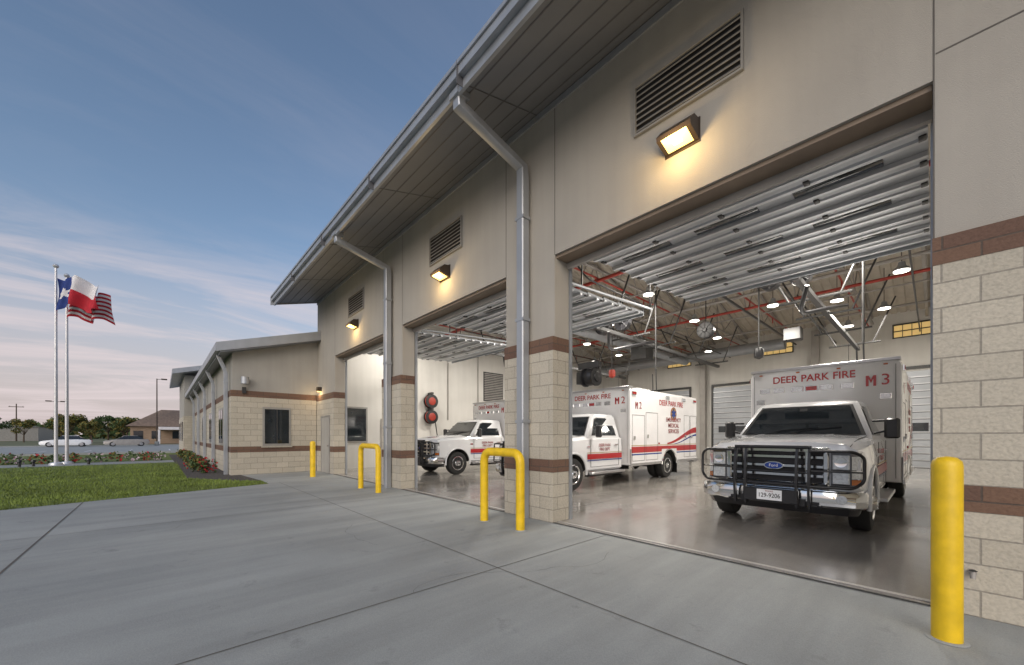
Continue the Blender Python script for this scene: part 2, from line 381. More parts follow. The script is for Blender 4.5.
for x in np.arange(-15.5,3,1.7):
    w.box(x-.04,x+.04,.4,YB-.05,6.50,6.56,'steel')
    ys=np.linspace(.4,YB-.1,17)
    for i in range(16):
        y0,y1=ys[i],ys[i+1]
        w.cyl((x,y0,6.56 if i%2 else zroof(y0)-.05),(x,y1,zroof(y1)-.05 if i%2 else 6.56),.02,'steel',5)
    w.loft([[(x-.04,.4,zroof(.4)-.1),(x+.04,.4,zroof(.4)-.1),(x+.04,.4,zroof(.4)-.03),(x-.04,.4,zroof(.4)-.03)],[(x-.04,9.97,RZ-.12),(x+.04,9.97,RZ-.12),(x+.04,9.97,RZ-.05),(x-.04,9.97,RZ-.05)]],'steel',False)
    w.loft([[(x-.04,YB-.1,zroof(YB-.1)-.1),(x+.04,YB-.1,zroof(YB-.1)-.1),(x+.04,YB-.1,zroof(YB-.1)-.03),(x-.04,YB-.1,zroof(YB-.1)-.03)],[(x-.04,9.97,RZ-.12),(x+.04,9.97,RZ-.12),(x+.04,9.97,RZ-.05),(x-.04,9.97,RZ-.05)]],'steel',False)
for y,z,r in[(7.4,6.2,.03),(10.5,6.3,.06),(13,6.25,.03),(16,6.3,.05)]: w.cyl((XL,y,z),(XR-.3,y,z),r,'steel',8)
w.cyl((XL,5.6,6.3),(XR-.3,5.6,6.3),.055,'pipe_red',10)
w.cyl((XL,11.6,6.15),(XR-.3,11.6,6.15),.05,'pipe_red',10)
for x in np.arange(-15,2,2.6):
    w.cyl((x,1,6.38),(x,YB-.5,6.38),.03,'pipe_red',6)
    for y in np.arange(2.5,19,3): w.cyl((x,y,6.38),(x,y,6.15),.02,'pipe_red',5)
for x in(-4.8,-10.1): w.cyl((x,.6,6.1),(x,YB,6.1),.04,'steeld',6)
for x in(-3.2,-13.6,-7.9,-.4): w.cyl((x,5,5.9),(x,YB,5.9),.025,'steeld',6)
for c in DC:
    for y in(5.9,7.8,9.7,12.4,15.2):
        for sx in(-1.3,1.1):
            w.cyl((c+sx,y,6.5),(c+sx*.45,y,4.95),.028,'steeld',6)
        w.cyl((c-.8,y,4.93),(c+.7,y,4.93),.032,'steeld',6)
    w.box(c-.06,c+.06,5.6,16,4.80,4.91,'steeld')
    w.cyl((c+.9,7.8,6.5),(c+.9,7.8,3.6),.028,'steeld',8)
    w.cyl((c-1.6,9.0,6.5),(c-1.6,9.0,4.0),.022,'steeld',8)
w.obj('roof_trusses',ST)
w=MB()
HB=[(-.9,7),(-3.6,8.5),(-6.2,7),(-8.8,9),(-11.5,7.5),(-1.2,14.5),(-6.8,14.5),(-12,14.5),(-3.8,11.2),(-14.2,10.5),(-1,3.9),(-.6,10.5),(-9.5,12.5),(-4.4,17),(-2.4,16.5),(-8.2,17.2),(-6.4,11.0),(-11.6,11),(-2.2,12.2),(-14,15)]
for x,y in HB:
    w.lathe((x,y,5.95),[(.19,0),(.18,.04),(.09,.13),(.07,.24),(.02,.26)],'metal',20,'z')
    w.cyl((x,y,5.93),(x,y,5.948),.165,'lampi',18); w.cyl((x,y,6.2),(x,y,7.4),.01,'steeld',5)
w.obj('highbay_light_fixtures',ST)
for x,y,e in[(-1.6,7,310),(-6.8,7,310),(-12.2,7,310),(-4.2,13,310),(-11,13.5,310),(-1,14.5,310),(-14.9,3.0,150),(-4.65,5.4,200)]:
    area('highbay_lamp',(x,y,5.90),(0,0,0),.8,e,(1,.935,.84))
# equipment
w=MB()
def fan(x,y,z,r=.3):
    w.lathe((x,y,z),[(r-.05,-.09),(r,-.1),(r,.1),(r-.05,.09)],'black',24,'y')
    w.lathe((x,y,z),[(.06,-.13),(.09,-.08),(.09,.1),(.02,.12)],'black',14,'y')
    for i in range(8):
        a=i*math.pi/4
        w.cyl((x,y-.1,z),(x+r*math.cos(a),y-.1,z+r*math.sin(a)),.008,'black',5)
        c,s=math.cos(a),math.sin(a)
        w.quad([(x+.08*c,y-.03,z+.08*s),(x+(r-.06)*c-.07*s,y-.05,z+(r-.06)*s+.07*c),(x+(r-.06)*c+.07*s,y+.04,z+(r-.06)*s-.07*c)],'steeld')
    w.cyl((x,y,z+r),(x,y,6.5),.02,'steeld',6)
fan(-2.9,7.2,5.45,.24);fan(-2.25,7.2,5.4,.24);fan(-8.2,7.4,5.4);fan(-7.4,7.4,5.4);fan(-5.7,10.3,5.3);fan(-12,8,5.4)
def reel(x,y,z,r,k):
    w.lathe((x,y,z),[(r,0),(r,.03),(r*.75,.04),(r*.75,.2),(r,.21),(r,.24),(r*.2,.25)],'black',24,'x')
    w.lathe((x,y,z),[(r*.8,.06),(r*.93,.10),(r*.9,.15),(r*.8,.19)],k,20,'x')
    w.lathe((x,y,z),[(r*.58,.252),(r*.5,.262),(r*.3,.262),(r*.1,.27)],k,20,'x')
    w.box(x-.1,x+.3,y-.05,y+.05,z+r,z+r+.1,'steeld')
for z in(3.05,2.3): reel(XL+.12,5.0,z,.33,'hose_red')
reel(-3.95,.62,2.35,.15,'black')
w.box(-4.07,-3.95,.55,.7,2.25,2.45,'steeld')
w.tube([(XL+.3,5.2,2.1),(XL+.3,5.4,.9),(XL+.25,5.7,.7),(XL+.3,5.9,1.6)],.025,'black',8,.2)
w.box(XL+.002,XL+.03,8.4,9.8,3.3,4.9,'steeld')
for i in range(16): w.box(XL+.03,XL+.06,8.45,9.75,3.36+i*.095,3.40+i*.095,'steel')
w.box(XL+.002,XL+.04,.9,2.0,1.1,2.62,'louver'); w.box(XL+.041,XL+.05,.97,1.93,1.17,2.55,'glassd')
w.box(XL+.002,XL+.05,2.6,3.6,0,2.15,'steel'); 
w.box(XL+.002,XL+.2,6.4,7.6,1.0,1.9,'steel'); w.box(XL+.002,XL+.4,10.5,12.5,0,2.0,'steeld')
for y in(3.9,6.1,8.0): w.cyl((XL+.05,y,2.2),(XL+.05,y,6.6),.025,'steel',6)
w.bbox(-4.2,-3.6,14.3,14.8,5.3,5.8,'steeld',.03); w.bbox(-9.8,-9,12,12.7,5.0,5.8,'steeld',.03)
w.cyl((-5.0,18.4,6.0),(XL,18.4,6.0),.28,'metal',20)
w.cyl((-9.9,4.2,5.75),(-9.9,18.3,5.75),.19,'metal',18)
for c in DC:
    w.tube([(c+.1,6.2,4.8),(c-.1,6.5,4.25),(c+.3,7.4,4.5),(c+.5,8.6,4.8)],.05,'black',10,.25)
    w.tube([(c+1.6,1.2,6.2),(c+1.6,3.0,5.2),(c+1.55,5.8,5.2)],.02,'black',6,.2)
    w.lathe((c-1.6,9.0,3.95),[(.02,-.2),(.12,-.15),(.14,0),(.12,.12),(.02,.15)],'hose_red' if c==DC[1] else 'black',14,'z')
    w.tube([(c+.9,7.8,3.7),(c+.92,7.8,2.9),(c+.8,7.8,2.7),(c+.78,7.8,3.5)],.018,'black',6,.08)
for x in(-3.95,-9.3,-14.6): w.box(x-.15,x+.15,YB-.4,YB-.08,0,6.6,'steel')
w.bbox(-4.9,-4.2,YB-1.0,YB-.5,0.02,1.9,'steeld')
for i in range(10): w.bbox(-16.2,-15.7,12.8+i*.46,13.22+i*.46,.05,2.0,'hose_red' if i%3==0 else 'steel',.01)
for i in range(5): w.bbox(-6.3+i*.5,-5.84+i*.5,YB-.9,YB-.45,.05,1.9,'steel' if i%2 else 'hose_red',.01)
w.obj('bay_equipment',ST)
w=MB(); w.box(XL,XR-.3,.0,YB,-.1,.004,'floor'); w.obj('bay_floor',ST)
w=MB()
for c in DC: 
    w.box(c-2.03,c+2.03,.06,.12,.005,.010,'steel'); w.box(c-2.03,c+2.03,-.045,-.02,.005,.009,'gap')
for x in(-4.65,-9.9): w.box(x-.006,x+.006,.2,YB-.2,.0045,.0055,'gap')
for y in(6.2,12.4): w.box(XL+.1,XR-.4,y-.006,y+.006,.0045,.0055,'gap')
w.obj('door_threshold',ST)

# ---- wing
w=MB()
WY=-2.78; WE=-38.0
def wz(y): return 4.33+(y-WY)*.29
w.prism([(WY,3.0),(.0,3.0),(.0,wz(0)),(WY,wz(WY))],'x',XL-.3,XL,'stucco2')
w.box(WE,XL-.3,WY,WY+.3,3.0,wz(WY),'stucco2')
for a,b,k,e in[(0,.8,'block',.04),(.8,1.0,'brown',.045),(1.0,2.78,'block',.04),(2.78,3.0,'brown',.045)]:
    w.box(XL-.3,XL+e,WY-e,-.06,a,b,k); w.box(WE,XL-.3,WY-e,WY+.3,a,b,k)
w.box(WE,XL-.31,WY+.3,14,0,4.2,'stucco2')
w.obj('wing_walls',ST)
w=MB()
WEY=-3.15
w.prism([(WEY,4.20),(-.002,4.20+3.15*.29),(-.002,4.50+3.15*.29),(WEY,4.48)],'x',XL-.5,XL+.42,'soffit')
w.prism([(WEY,4.20),(6,4.20+9.15*.29),(6,4.50+9.15*.29),(WEY,4.48)],'x',WE-.3,XL-.5,'soffit')
w.prism([(6,6.85),(14.5,4.4),(14.5,4.7),(6,7.15)],'x',WE-.3,XL-.5,'roof')
w.box(WE-.3,XL+.45,WEY-.12,WEY-.002,4.27,4.52,'metal')
w.prism([(WEY-.12,4.22),(-.002,4.22+3.15*.29),(-.002,4.56+3.15*.29),(WEY-.12,4.52)],'x',XL+.421,XL+.46,'metal')
w.obj('wing_roof',ST)
w=MB()
for x in(-17.1,-21.5,-26,-30.5,-35): downspout(x,WEY+.02,4.3,WY-.13,3.7,.06)
w.lathe((XL+.18,WY+.35,3.35),[(.02,-.13),(.12,-.12),(.12,.12),(.02,.13)],'metal',16,'z')
w.obj('wing_downspout',ST)
w=MB()
yc=-1.42
w.box(XL+.041,XL+.06,yc-.46,yc+.46,1.02,2.45,'louver'); w.box(XL+.061,XL+.07,yc-.39,yc+.39,1.1,2.37,'glassd')
w.box(XL+.071,XL+.078,yc-.02,yc+.02,1.1,2.37,'steeld'); w.box(XL+.041,XL+.10,yc-.5,yc+.5,.96,1.015,'block')
for x in(-19.4,-23.7,-28.2,-32.7,-36.5):
    w.box(x-.7,x+.7,WY-.06,WY-.041,1.02,2.5,'louver'); w.box(x-.62,x+.62,WY-.07,WY-.061,1.1,2.42,'glassd'); w.box(x-.02,x+.02,WY-.078,WY-.071,1.1,2.42,'louver')
w.box(XL+.046,XL+.1,-2.5,-2.38,2.9,3.12,'steeld')
w.obj('wing_windows',ST)
w=MB()
w.box(-48,WE-.31,-3.3,10,2.9,6.0,'stucco2'); w.box(-48,WE-.305,-3.34,10,0,2.9,'block')
w.prism([(-4.0,5.9),(6,8.6),(6,8.9),(-4.0,6.25)],'x',-49,WE+.9,'metal')
for x in (-40,-43,-46): w.box(x-.6,x+.6,-3.37,-3.345,1.0,2.5,'glassd')
w.obj('entry_block',ST)

# ------------------------------------------------------------------ ground
def sheet(name,poly,z,k):
    b=MB(); b.quad([(x,y,z) for x,y in poly],k); return b.obj(name)
sheet('ground',[(-1500,-1500),(1500,-1500),(1500,1500),(-1500,1500)],-.03,'field')
G0=[(-13.0,-2.32),(-11.7,-6.85),(-9.5,-12.8),(-6.2,-21.5)]
sheet('concrete_apron',[(30,-.0),(-16.6,-.0),(-16.6,-2.6),(-13.9,-2.32)]+G0+[(-6.2,-60),(30,-60)],-.002,'concrete')
sheet('lawn',G0+[(-6.2,-40),(-27,-40),(-27,-4.0),(-16.4,-4.0),(-14.5,-2.9),(-13.9,-2.32)],.0,'lawn')
sheet('planting_bed',[(-13.9,-2.32),(-16.6,-2.55),(-38,-2.55),(-38,-4.19),(-16.4,-3.99),(-14.5,-2.9)],.004,'gravel')
sheet('walkway',[(-27.05,-40),(-29.5,-40),(-29.5,-4.0),(-27.05,-4.0)],.002,'concrete')
sheet('far_lawn',[(-29.55,-60),(-42,-60),(-42,-3.6),(-29.55,-3.6)],.0,'lawn')
sheet('parking_lot',[(-42.1,-120),(-78,-120),(-78,60),(-42.1,60)],.0,'concrete')
b=MB()
b.box(-42.1,-41.95,-60,-4,-.02,.13,'concrete'); b.box(-78.2,-78,-120,60,-.02,.13,'concrete')
b.obj('kerb')
b=MB()
for y in np.arange(-60,0,2.8): b.quad([(-55,y,.004),(-50,y,.004),(-50,y+.1,.004),(-55,y+.1,.004)],'fwhite')
b.obj('parking_markings')
b=MB()
z=.0015
def line(x0,y0,x1,y1,wd=.011,k='joint'):
    d=Vector((x1-x0,y1-y0)).normalized();n=Vector((-d.y,d.x))*wd/2
    b.quad([(x0+n.x,y0+n.y,z),(x1+n.x,y1+n.y,z),(x1-n.x,y1-n.y,z),(x0-n.x,y0-n.y,z)],k)
for y in(-2.03,-9.6,-13.4): line(-11 if y<-5 else -13.1,y,30,y)
line(-11.95,-5.83,30,-5.83,.02)
for x in(-3.08,-8.25,2.1,7.3): line(x,-.05,x,-40)
b.obj('pavement_joints')
b=MB(); z=.001
def crack(x,y,a,n):
    for i in range(n):
        a+=random.uniform(-.5,.5); L_=random.uniform(.05,.16); x2,y2=x+math.cos(a)*L_,y+math.sin(a)*L_
        line(x,y,x2,y2,random.uniform(.0015,.004)); x,y=x2,y2
crack(-3.08,-3.0,2.8,26); crack(-8.25,-4.2,.3,22); crack(-6.2,-2.03,-1.4,18)
b.obj('pavement_cracks')
def blades(name,pts,h=.055,wd=.012,k='grass'):
    ang=rng.uniform(0,math.pi*2,len(pts)); hh=h*rng.uniform(.5,1.3,len(pts)); lean=rng.normal(0,.35,(len(pts),2))
    c=np.cos(ang)*wd/2; s=np.sin(ang)*wd/2
    V=np.zeros((len(pts),3,3))
    V[:,0,0]=pts[:,0]-c;V[:,0,1]=pts[:,1]-s;V[:,1,0]=pts[:,0]+c;V[:,1,1]=pts[:,1]+s
    V[:,2,0]=pts[:,0]+lean[:,0]*hh;V[:,2,1]=pts[:,1]+lean[:,1]*hh;V[:,2,2]=hh
    me=bpy.data.meshes.new(name); me.vertices.add(len(pts)*3); me.vertices.foreach_set('co',V.reshape(-1))
    me.loops.add(len(pts)*3); me.loops.foreach_set('vertex_index',np.arange(len(pts)*3,dtype=np.int32))
    me.polygons.add(len(pts)); me.polygons.foreach_set('loop_start',np.arange(0,len(pts)*3,3,dtype=np.int32)); me.polygons.foreach_set('loop_total',np.full(len(pts),3,dtype=np.int32))
    me.materials.append(M[k]); me.update(); me.validate()
    return mkobj(name,me)
def lawnpts(n):
    x=-27+ (rng.beta(1.6,1,n))*18; y=rng.uniform(-22,-2.35,n)
    xe=np.interp(y,[-21.5,-12.8,-6.85,-2.32],[-6.2,-9.5,-11.7,-13.0])
    ytop=np.interp(x,[-27,-16.4,-14.5,-13.9,-12],[-4.0,-4.0,-2.9,-2.36,-2.36])
    ok=(x<xe-.0)&(y<ytop)
    return np.stack([x[ok],y[ok]],1)
blades('lawn_grass',lawnpts(120000),.055,.02)
def leafcloud(mb,centers,radii,n,size,mats):
    for c,r in zip(centers,radii):
        for _ in range(n):
            d=rng.normal(0,1,3); d/=np.linalg.norm(d); p=np.array(c)+d*np.array(r)*rng.uniform(.45,1.0)
            a=rng.normal(0,1,3);a/=np.linalg.norm(a);bb=np.cross(a,rng.normal(0,1,3));bb/=np.linalg.norm(bb)
            s=size*rng.uniform(.6,1.4)
            k=mats[int(rng.integers(0,len(mats)))]
            mb.add([p-a*s,p+bb*s*.6,p+a*s,p-bb*s*.6],[(0,1,2,3)],k)
def shrub(name,x,y,r,h,mats,n=260):
    b=MB(); 
    for i in range(5): b.cyl((x,y,0),(x+rng.normal(0,r*.3),y+rng.normal(0,r*.3),h*.7),.012,'bark',5,.005)
    leafcloud(b,[(x+rng.normal(0,r*.3),y+rng.normal(0,r*.3),h*.5) for _ in range(4)],[(r*.7,r*.7,h*.5)]*4,n//4,.05,mats)
    return b.obj(name)
for i,x in enumerate(np.arange(-18.2,-37,-1.2)):
    shrub('shrub',x+rng.normal(0,.15),-3.5+rng.normal(0,.12),.28,.42+rng.uniform(0,.18),['leaf','leaf','leaf2'] if i%2 else ['leaf','leaf','flower'])
b=MB()
for i in range(26):
    y=-4.6-i*.62+rng.normal(0,.1); leafcloud(b,[(-29.9+rng.normal(0,.3),y,.25)],[(.5,.4,.3)],90,.07,['leaf','leaf','leaf2','flower'] if i%2 else ['leaf','leaf','flower2','leaf'])
b.obj('flower_bed')
def treemesh(name,h,cr,mats,seed):
    global rng
    rng=np.random.default_rng(seed)
    b=MB(); th=h*.35
    b.cyl((0,0,0),(.05,0,th),.16*h/6,'bark',9,.11*h/6)
    cs=[];rs=[]
    for i in range(9):
        a=i*2.4+rng.uniform(-.3,.3); rad=cr*rng.uniform(.3,.75); z=th+(h-th)*rng.uniform(.15,.85)
        e=(rad*math.cos(a),rad*math.sin(a),z); b.cyl((.05,0,th*rng.uniform(.75,1)),e,.06*h/6,'bark',6,.015)
        cs.append(e); s=cr*rng.uniform(.28,.45); rs.append((s,s,s*.8))
    leafcloud(b,cs,rs,230,.16*h/6,mats)
    return b.mesh(name)
TM=[treemesh('treeA',7,2.9,['leaf','leaf','leaf2'],1),treemesh('treeB',6,2.6,['leaf2','leaf2','leaf'],2),treemesh('treeC',8,3.4,['leaf'],3)]
rng=np.random.default_rng(11)
tp=[(-118,-10,0),(-116,-15,1),(-119,-18.5,1),(-121,-13,2),(-124,-20,0),(-136,-27,1),(-170,-42,2),(-175,-50,1),(-118,-5,1),(-160,-36,2),(-98,-9.5,0),(-122,-7,1),(-125,-16,1)]
for x,y,i in tp:
    o=mkobj('tree',TM[i],None,(x,y,0)); o.rotation_euler=(0,0,rng.uniform(0,6)); s=rng.uniform(.75,1.05); o.scale=(s,s,s)
b=MB()
for i in range(170):
    a=math.radians(rng.uniform(-35,22)); d=rng.uniform(260,340); x=-d*math.cos(a); y=d*math.sin(a); hh=rng.uniform(5,10)
    leafcloud(b,[(x,y,hh*.5)],[(8,8,hh*.55)],60,1.3,['leaf','leaf','leaf2'])
b.obj('distant_tree_line')
H=empty('brick_building')
b=MB()
hx0,hx1,hy0,hy1=-106,-94,-8.5,2.5
b.box(hx0,hx1,hy0,hy1,0,3.1,'brick')
b.loft([[(hx0-.6,hy0-.6,3.1),(hx1+.6,hy0-.6,3.1),(hx1+.6,hy1+.6,3.1),(hx0-.6,hy1+.6,3.1)],[(hx0+3.5,hy0+4,6.3),(hx1-3.5,hy0+4,6.3),(hx1-3.5,hy1-4,6.3),(hx0+3.5,hy1-4,6.3)]],'tanroof',False)
for y in(-7.5,-5.2,-2.4,.4): b.box(hx1+.002,hx1+.05,y-.6,y+.6,.9,2.3,'glassd')
b.box(hx1+.002,hx1+3,-4.9,-1.9,2.5,3.0,'fwhite')
for y in(-4.8,-2.0): b.box(hx1+2.6,hx1+2.9,y-.15,y+.15,0,2.5,'fwhite')
b.obj('building_body',H)
H2=empty('distant_warehouse'); b=MB(); b.box(-190,-170,-60,-30,0,4,'louver'); b.prism([(-60.5,4),(-29.5,4),(-45,5.5)],'x',-190.5,-169.5,'metal'); b.obj('warehouse_body',H2)
def lamp(x,y,h,double=True):
    b=MB(); b.cyl((x,y,0),(x,y,.6),.25,'concrete',14); b.cyl((x,y,.6),(x,y,h),.09,'bronze',10,.06)
    for s in((-1,1) if double else (1,)): 
        b.cyl((x,y,h-.1),(x,y+s*.5,h-.05),.035,'bronze',6); b.bbox(x-.2,x+.2,y+s*.45,y+s*1.1,h-.12,h+.04,'bronze',.03)
    return b.obj('street_lamp')
lamp(-75,-5.0,9.6,False); lamp(-95,-17,7,True)
for x,y,h in[(-190,-55,12),(-165,-33,10)]:
    b=MB(); b.cyl((x,y,0),(x,y,h),.16,'bark',8,.1); b.box(x-.08,x+.08,y-1.3,y+1.3,h-.9,h-.75,'bark')
    for q in(-1.1,0,1.1): b.cyl((x,y+q,h-.75),(x,y+q,h-.55),.05,'steel',6)
    b.obj('utility_pole')
def car(name,x,y,rot,k):
    b=MB()
    def ring(yy,wd,z0,z1,wt): return [(-wd,yy,z0),(wd,yy,z0),(wd*1.02,yy,(z0+z1)/2),(wt,yy,z1),(-wt,yy,z1),(-wd*1.02,yy,(z0+z1)/2)]
    b.loft([ring(-2.2,.75,.35,.6,.65),ring(-2.05,.85,.25,.75,.8),ring(-1.0,.9,.22,.92,.82),ring(.9,.9,.22,.95,.82),ring(2.0,.86,.25,.92,.8),ring(2.2,.78,.4,.8,.7)],k)
    b.loft([[(-.8,-1.0,.93),(.8,-1.0,.93),(.8,1.7,.95),(-.8,1.7,.95)],[(-.62,-.3,1.4),(.62,-.3,1.4),(.62,1.0,1.4),(-.62,1.0,1.4)]],'glassd',False)
    b.bbox(-.63,.63,-.32,1.02,1.38,1.44,k,.03)
    for sx in(-1,1):
        for yy in(-1.35,1.35): b.lathe((sx*.8,yy,.32),[(.2,-.1),(.32,-.09),(.32,.09),(.2,.1)],'rubber',18); b.lathe((sx*.8,yy,.32),[(.02,-.11),(.19,-.105),(.19,.105),(.02,.11)],'alum',14)
        b.box(sx*.6-.15,sx*.6+.15,-2.22,-2.17,.55,.68,'lens'); b.box(sx*.6-.15,sx*.6+.15,2.18,2.22,.65,.8,'redlens')
    o=b.obj(name); o.location=(x,y,0); o.rotation_euler=(0,0,rot); return o
car('parked_car',-74,-8,.1,'steel');car('parked_car',-75,-13.5,.0,'white')
def flag(pole,z,W,Hh,kind,dirv,phase):
    nx,nz=39,26
    d=Vector((dirv[0],dirv[1],0)).normalized(); n=Vector((-d.y,d.x,0))
    V=[];F=[];mi=[]
    for i in range(nx+1):
        for j in range(nz+1):
            s=i/nx; t=j/nz
            off=.24*s**.7*math.sin(s*10+phase+t*1.6)+.08*math.sin(s*21+t*4)
            sag=-.26*s*s-.09*math.sin(s*9+phase+t*1.3)
            p=d*(s*W*.88+.05)+n*off*W*.5; V.append((p.x,p.y,z-Hh*t*(1-.14*s)+sag*Hh))
    for i in range(nx):
        for j in range(nz):
            a=i*(nz+1)+j; F.append((a,a+1,a+nz+2,a+nz+1)); s=(i+.5)/nx; t=(j+.5)/nz
            if kind=='us':
                k=2 if (s<.4 and t<7/13) else (0 if int(t*13)%2==0 else 1)
                if k==2 and i%3==1 and j%3==1: k=1
            else: 
                if s<1/3:
                    u=(s-1/6)*3;v=(t-.5)*2; r=math.hypot(u,v*.9); an=math.atan2(u,-v)
                    k=1 if r<.16+.22*abs(math.cos(an*2.5))**2.2 else 2
                else: k=1 if t<.5 else 0
            mi.append(k)
    me=bpy.data.meshes.new('flag'); me.from_pydata(V,[],F)
    for k in('fred','fwhite','fblue'): me.materials.append(M[k])
    me.polygons.foreach_set('material_index',mi); me.polygons.foreach_set('use_smooth',[True]*len(F)); me.update()
    return mkobj('flag_cloth',me,pole)
for x,y,h,k,zf in((-28.1,-8.30,9.35,'tx',8.95),(-28.7,-8.03,9.15,'us',8.6)):
    p=empty('flagpole',(x,y,0)); b=MB(); b.cyl((0,0,0),(0,0,h),.07,'pole',14,.045); b.lathe((0,0,0),[(.25,0),(.22,.1),(.1,.14)],'pole',16,'z')
    b.lathe((0,0,h+.1),[(.01,-.11),(.08,-.07),(.11,0),(.08,.07),(.01,.11)],'pole',14,'z'); b.cyl((.1,0,1),(.07,0,h-.1),.008,'fwhite',4)
    b.obj('pole',p); flag(p,zf,2.2,1.5,k,(.45,.6),0.5 if k=='tx' else 2.2)
b=MB(); b.box(-31.2,-30.8,-14.5,-12.3,0,.55,'block'); b.box(-31.25,-30.75,-14.55,-12.25,.55,.65,'concrete'); b.obj('low_block_wall')
b=MB()
for y in(-9.3,-8.9,-7.2): b.cyl((-27.6,y,0),(-27.6,y,.18),.05,'black',8); b.lathe((-27.6,y,.22),[(.04,-.05),(.09,0),(.07,.08)],'black',10,'z')
b.obj('ground_spotlight')
def bollard(x,y,h,r=.093):
    b=MB(); b.lathe((x,y,0),[(r,0),(r,h-.05),(r*.93,h-.02),(r*.6,h+.005),(.01,h+.012)],'yellow',32,'z'); b.lathe((x,y,0),[(r+.03,0.001),(r+.02,.006),(r+.002,.008)],'concrete',24,'z'); return b.obj('bollard')
bollard(.06,-.70,1.23,.075); bollard(-14.1,-.85,1.2,.085)
def hoop(x0,x1,y,h):
    b=MB(); b.tube([(x0,y,0),(x0,y,h),(x1,y,h),(x1,y,0)],.066,'yellow',18,.17)
    for x in(x0,x1): b.lathe((x,y,0),[(.10,.001),(.095,.01),(.07,.012)],'concrete',18,'z')
    return b.obj('pipe_guard')
hoop(-4.93,-4.08,-.75,1.13); hoop(-10.15,-9.05,-.75,1.13)
b=MB(); b.cyl((.20,-.04,.34),(.20,-.09,.34),.022,'steel',12); b.cyl((.20,-.09,.355),(.20,-.10,.30),.016,'steel',10); b.lathe((.20,-.10,.36),[(.01,-.005),(.025,0),(.01,.008)],'steeld',12,'z'); b.obj('hose_bib',ST)

# ------------------------------------------------------------------ ambulance
def wheel(mb,x,y,side,dual=False):
    R=.405
    def one(xc):
        mb.lathe((xc,y,R),[(.24,-.115),(.33,-.125),(.385,-.115),(.405,-.085),(.405,.085),(.385,.115),(.33,.125),(.24,.115)],'rubber',40)
    one(x)
    if dual: one(x-side*.29)
    o=side
    mb.lathe((x,y,R),[(.245,o*.10),(.25,o*.128),(.225,o*.13),(.20,o*(.05 if dual else .10)),(.12,o*(.0 if dual else .11)),(.10,o*(.03 if dual else .14)),(.09,o*(.12 if dual else .17)),(.01,o*(.13 if dual else .18))],'chrome',32)
    for i in range(8):
        a=i*math.pi/4+.2; c=(y+.165*math.cos(a),R+.165*math.sin(a)); xx=x+o*(.03 if dual else .106)
        mb.cyl((xx-.01,c[0],c[1]),(xx+o*.012,c[0],c[1]),.028,'black',12)
        c=(y+.075*math.cos(a),R+.075*math.sin(a)); xx=x+o*(.1 if dual else .15)
        mb.cyl((xx,c[0],c[1]),(xx+o*.03,c[0],c[1]),.012,'chrome',8)
parts={}
def ring(H,y): return [(x,y,z) for x,z in H]+[(-x,y,z) for x,z in reversed(H)]
b=MB()
b.loft([ring(H,y) for y,H in[
 (-.82,[(.78,.62),(.86,.68),(.88,1.0),(.84,1.12),(.72,1.195),(.40,1.225)]),
 (-.77,[(.85,.58),(.93,.68),(.95,1.0),(.915,1.18),(.80,1.255),(.42,1.29)]),
 (-.55,[(.90,.52),(.99,.62),(1.00,1.0),(.965,1.21),(.85,1.295),(.44,1.335)]),
 (-.1,[(.92,.48),(1.0,.56),(1.015,1.0),(.98,1.24),(.86,1.335),(.46,1.38)]),
 (.35,[(.92,.45),(1.0,.52),(1.015,1.0),(.985,1.26),(.87,1.36),(.48,1.40)]),
 (.66,[(.92,.43),(1.0,.49),(1.01,1.0),(.985,1.285),(.88,1.375),(.5,1.405)]),
 (2.2,[(.92,.43),(1.0,.49),(1.01,1.0),(.985,1.30),(.90,1.37),(.5,1.38)])]],'white')
body=b.obj('tmp_body')
def cut(o,cylspecs):
    c=MB()
    for p0,p1,r in cylspecs: c.cyl(p0,p1,r,'gap',40)
    co=c.obj('tmp_cut')
    md=o.modifiers.new('b','BOOLEAN'); md.object=co; md.operation='DIFFERENCE'; md.solver='EXACT'
    try: md.material_mode='TRANSFER'
    except Exception: pass
    dg=bpy.context.evaluated_depsgraph_get(); me=bpy.data.meshes.new_from_object(o.evaluated_get(dg))
    try: me.set_sharp_from_angle(angle=math.radians(35))
    except Exception: pass
    bpy.data.objects.remove(co); bpy.data.objects.remove(o); return me
parts['cab_body']=cut(body,[((.60,0,.42),(1.3,0,.42),.50),((-.60,0,.42),(-1.3,0,.42),.50)])
b=MB()
def gr(z,xf,xr,yf,yr,c=.06): return [(-xf+c,yf,z),(xf-c,yf,z),(xf,yf+c,z),(xr,yr-c,z),(xr-c,yr,z),(-xr+c,yr,z),(-xr,yr-c,z),(-xf,yf+c,z)]
b.loft([gr(1.30,.955,.955,.55,2.2),gr(1.385,.945,.945,.60,2.2),gr(1.93,.745,.77,1.13,2.2),gr(1.99,.70,.73,1.22,2.18,.1),gr(2.02,.55,.6,1.4,2.1,.12)],'white')
parts['cab_roof']=b.mesh('cab_roof')
b=MB()
def lerp(a,c,t): return tuple(a[i]+(c[i]-a[i])*t for i in range(3))
A=(-.885,.60,1.385);B=(.885,.60,1.385);C=(.685,1.13,1.93);D=(-.685,1.13,1.93)
o=Vector((0,-.55,.53)).normalized()
def WS(u,v,q=.006): 
    p=Vector(lerp(lerp(A,B,u),lerp(D,C,u),v)); return tuple(p+o*q)
b.quad([WS(.0,.01,.004),WS(1.0,.01,.004),WS(.985,.98,.004),WS(.015,.98,.004)],'black')
b.quad([WS(.03,.04),WS(.97,.04),WS(.955,.94),WS(.045,.94)],'glassd')
b.quad([WS(.46,.80,.008),WS(.54,.80,.008),WS(.54,.90,.008),WS(.46,.90,.008)],'black')
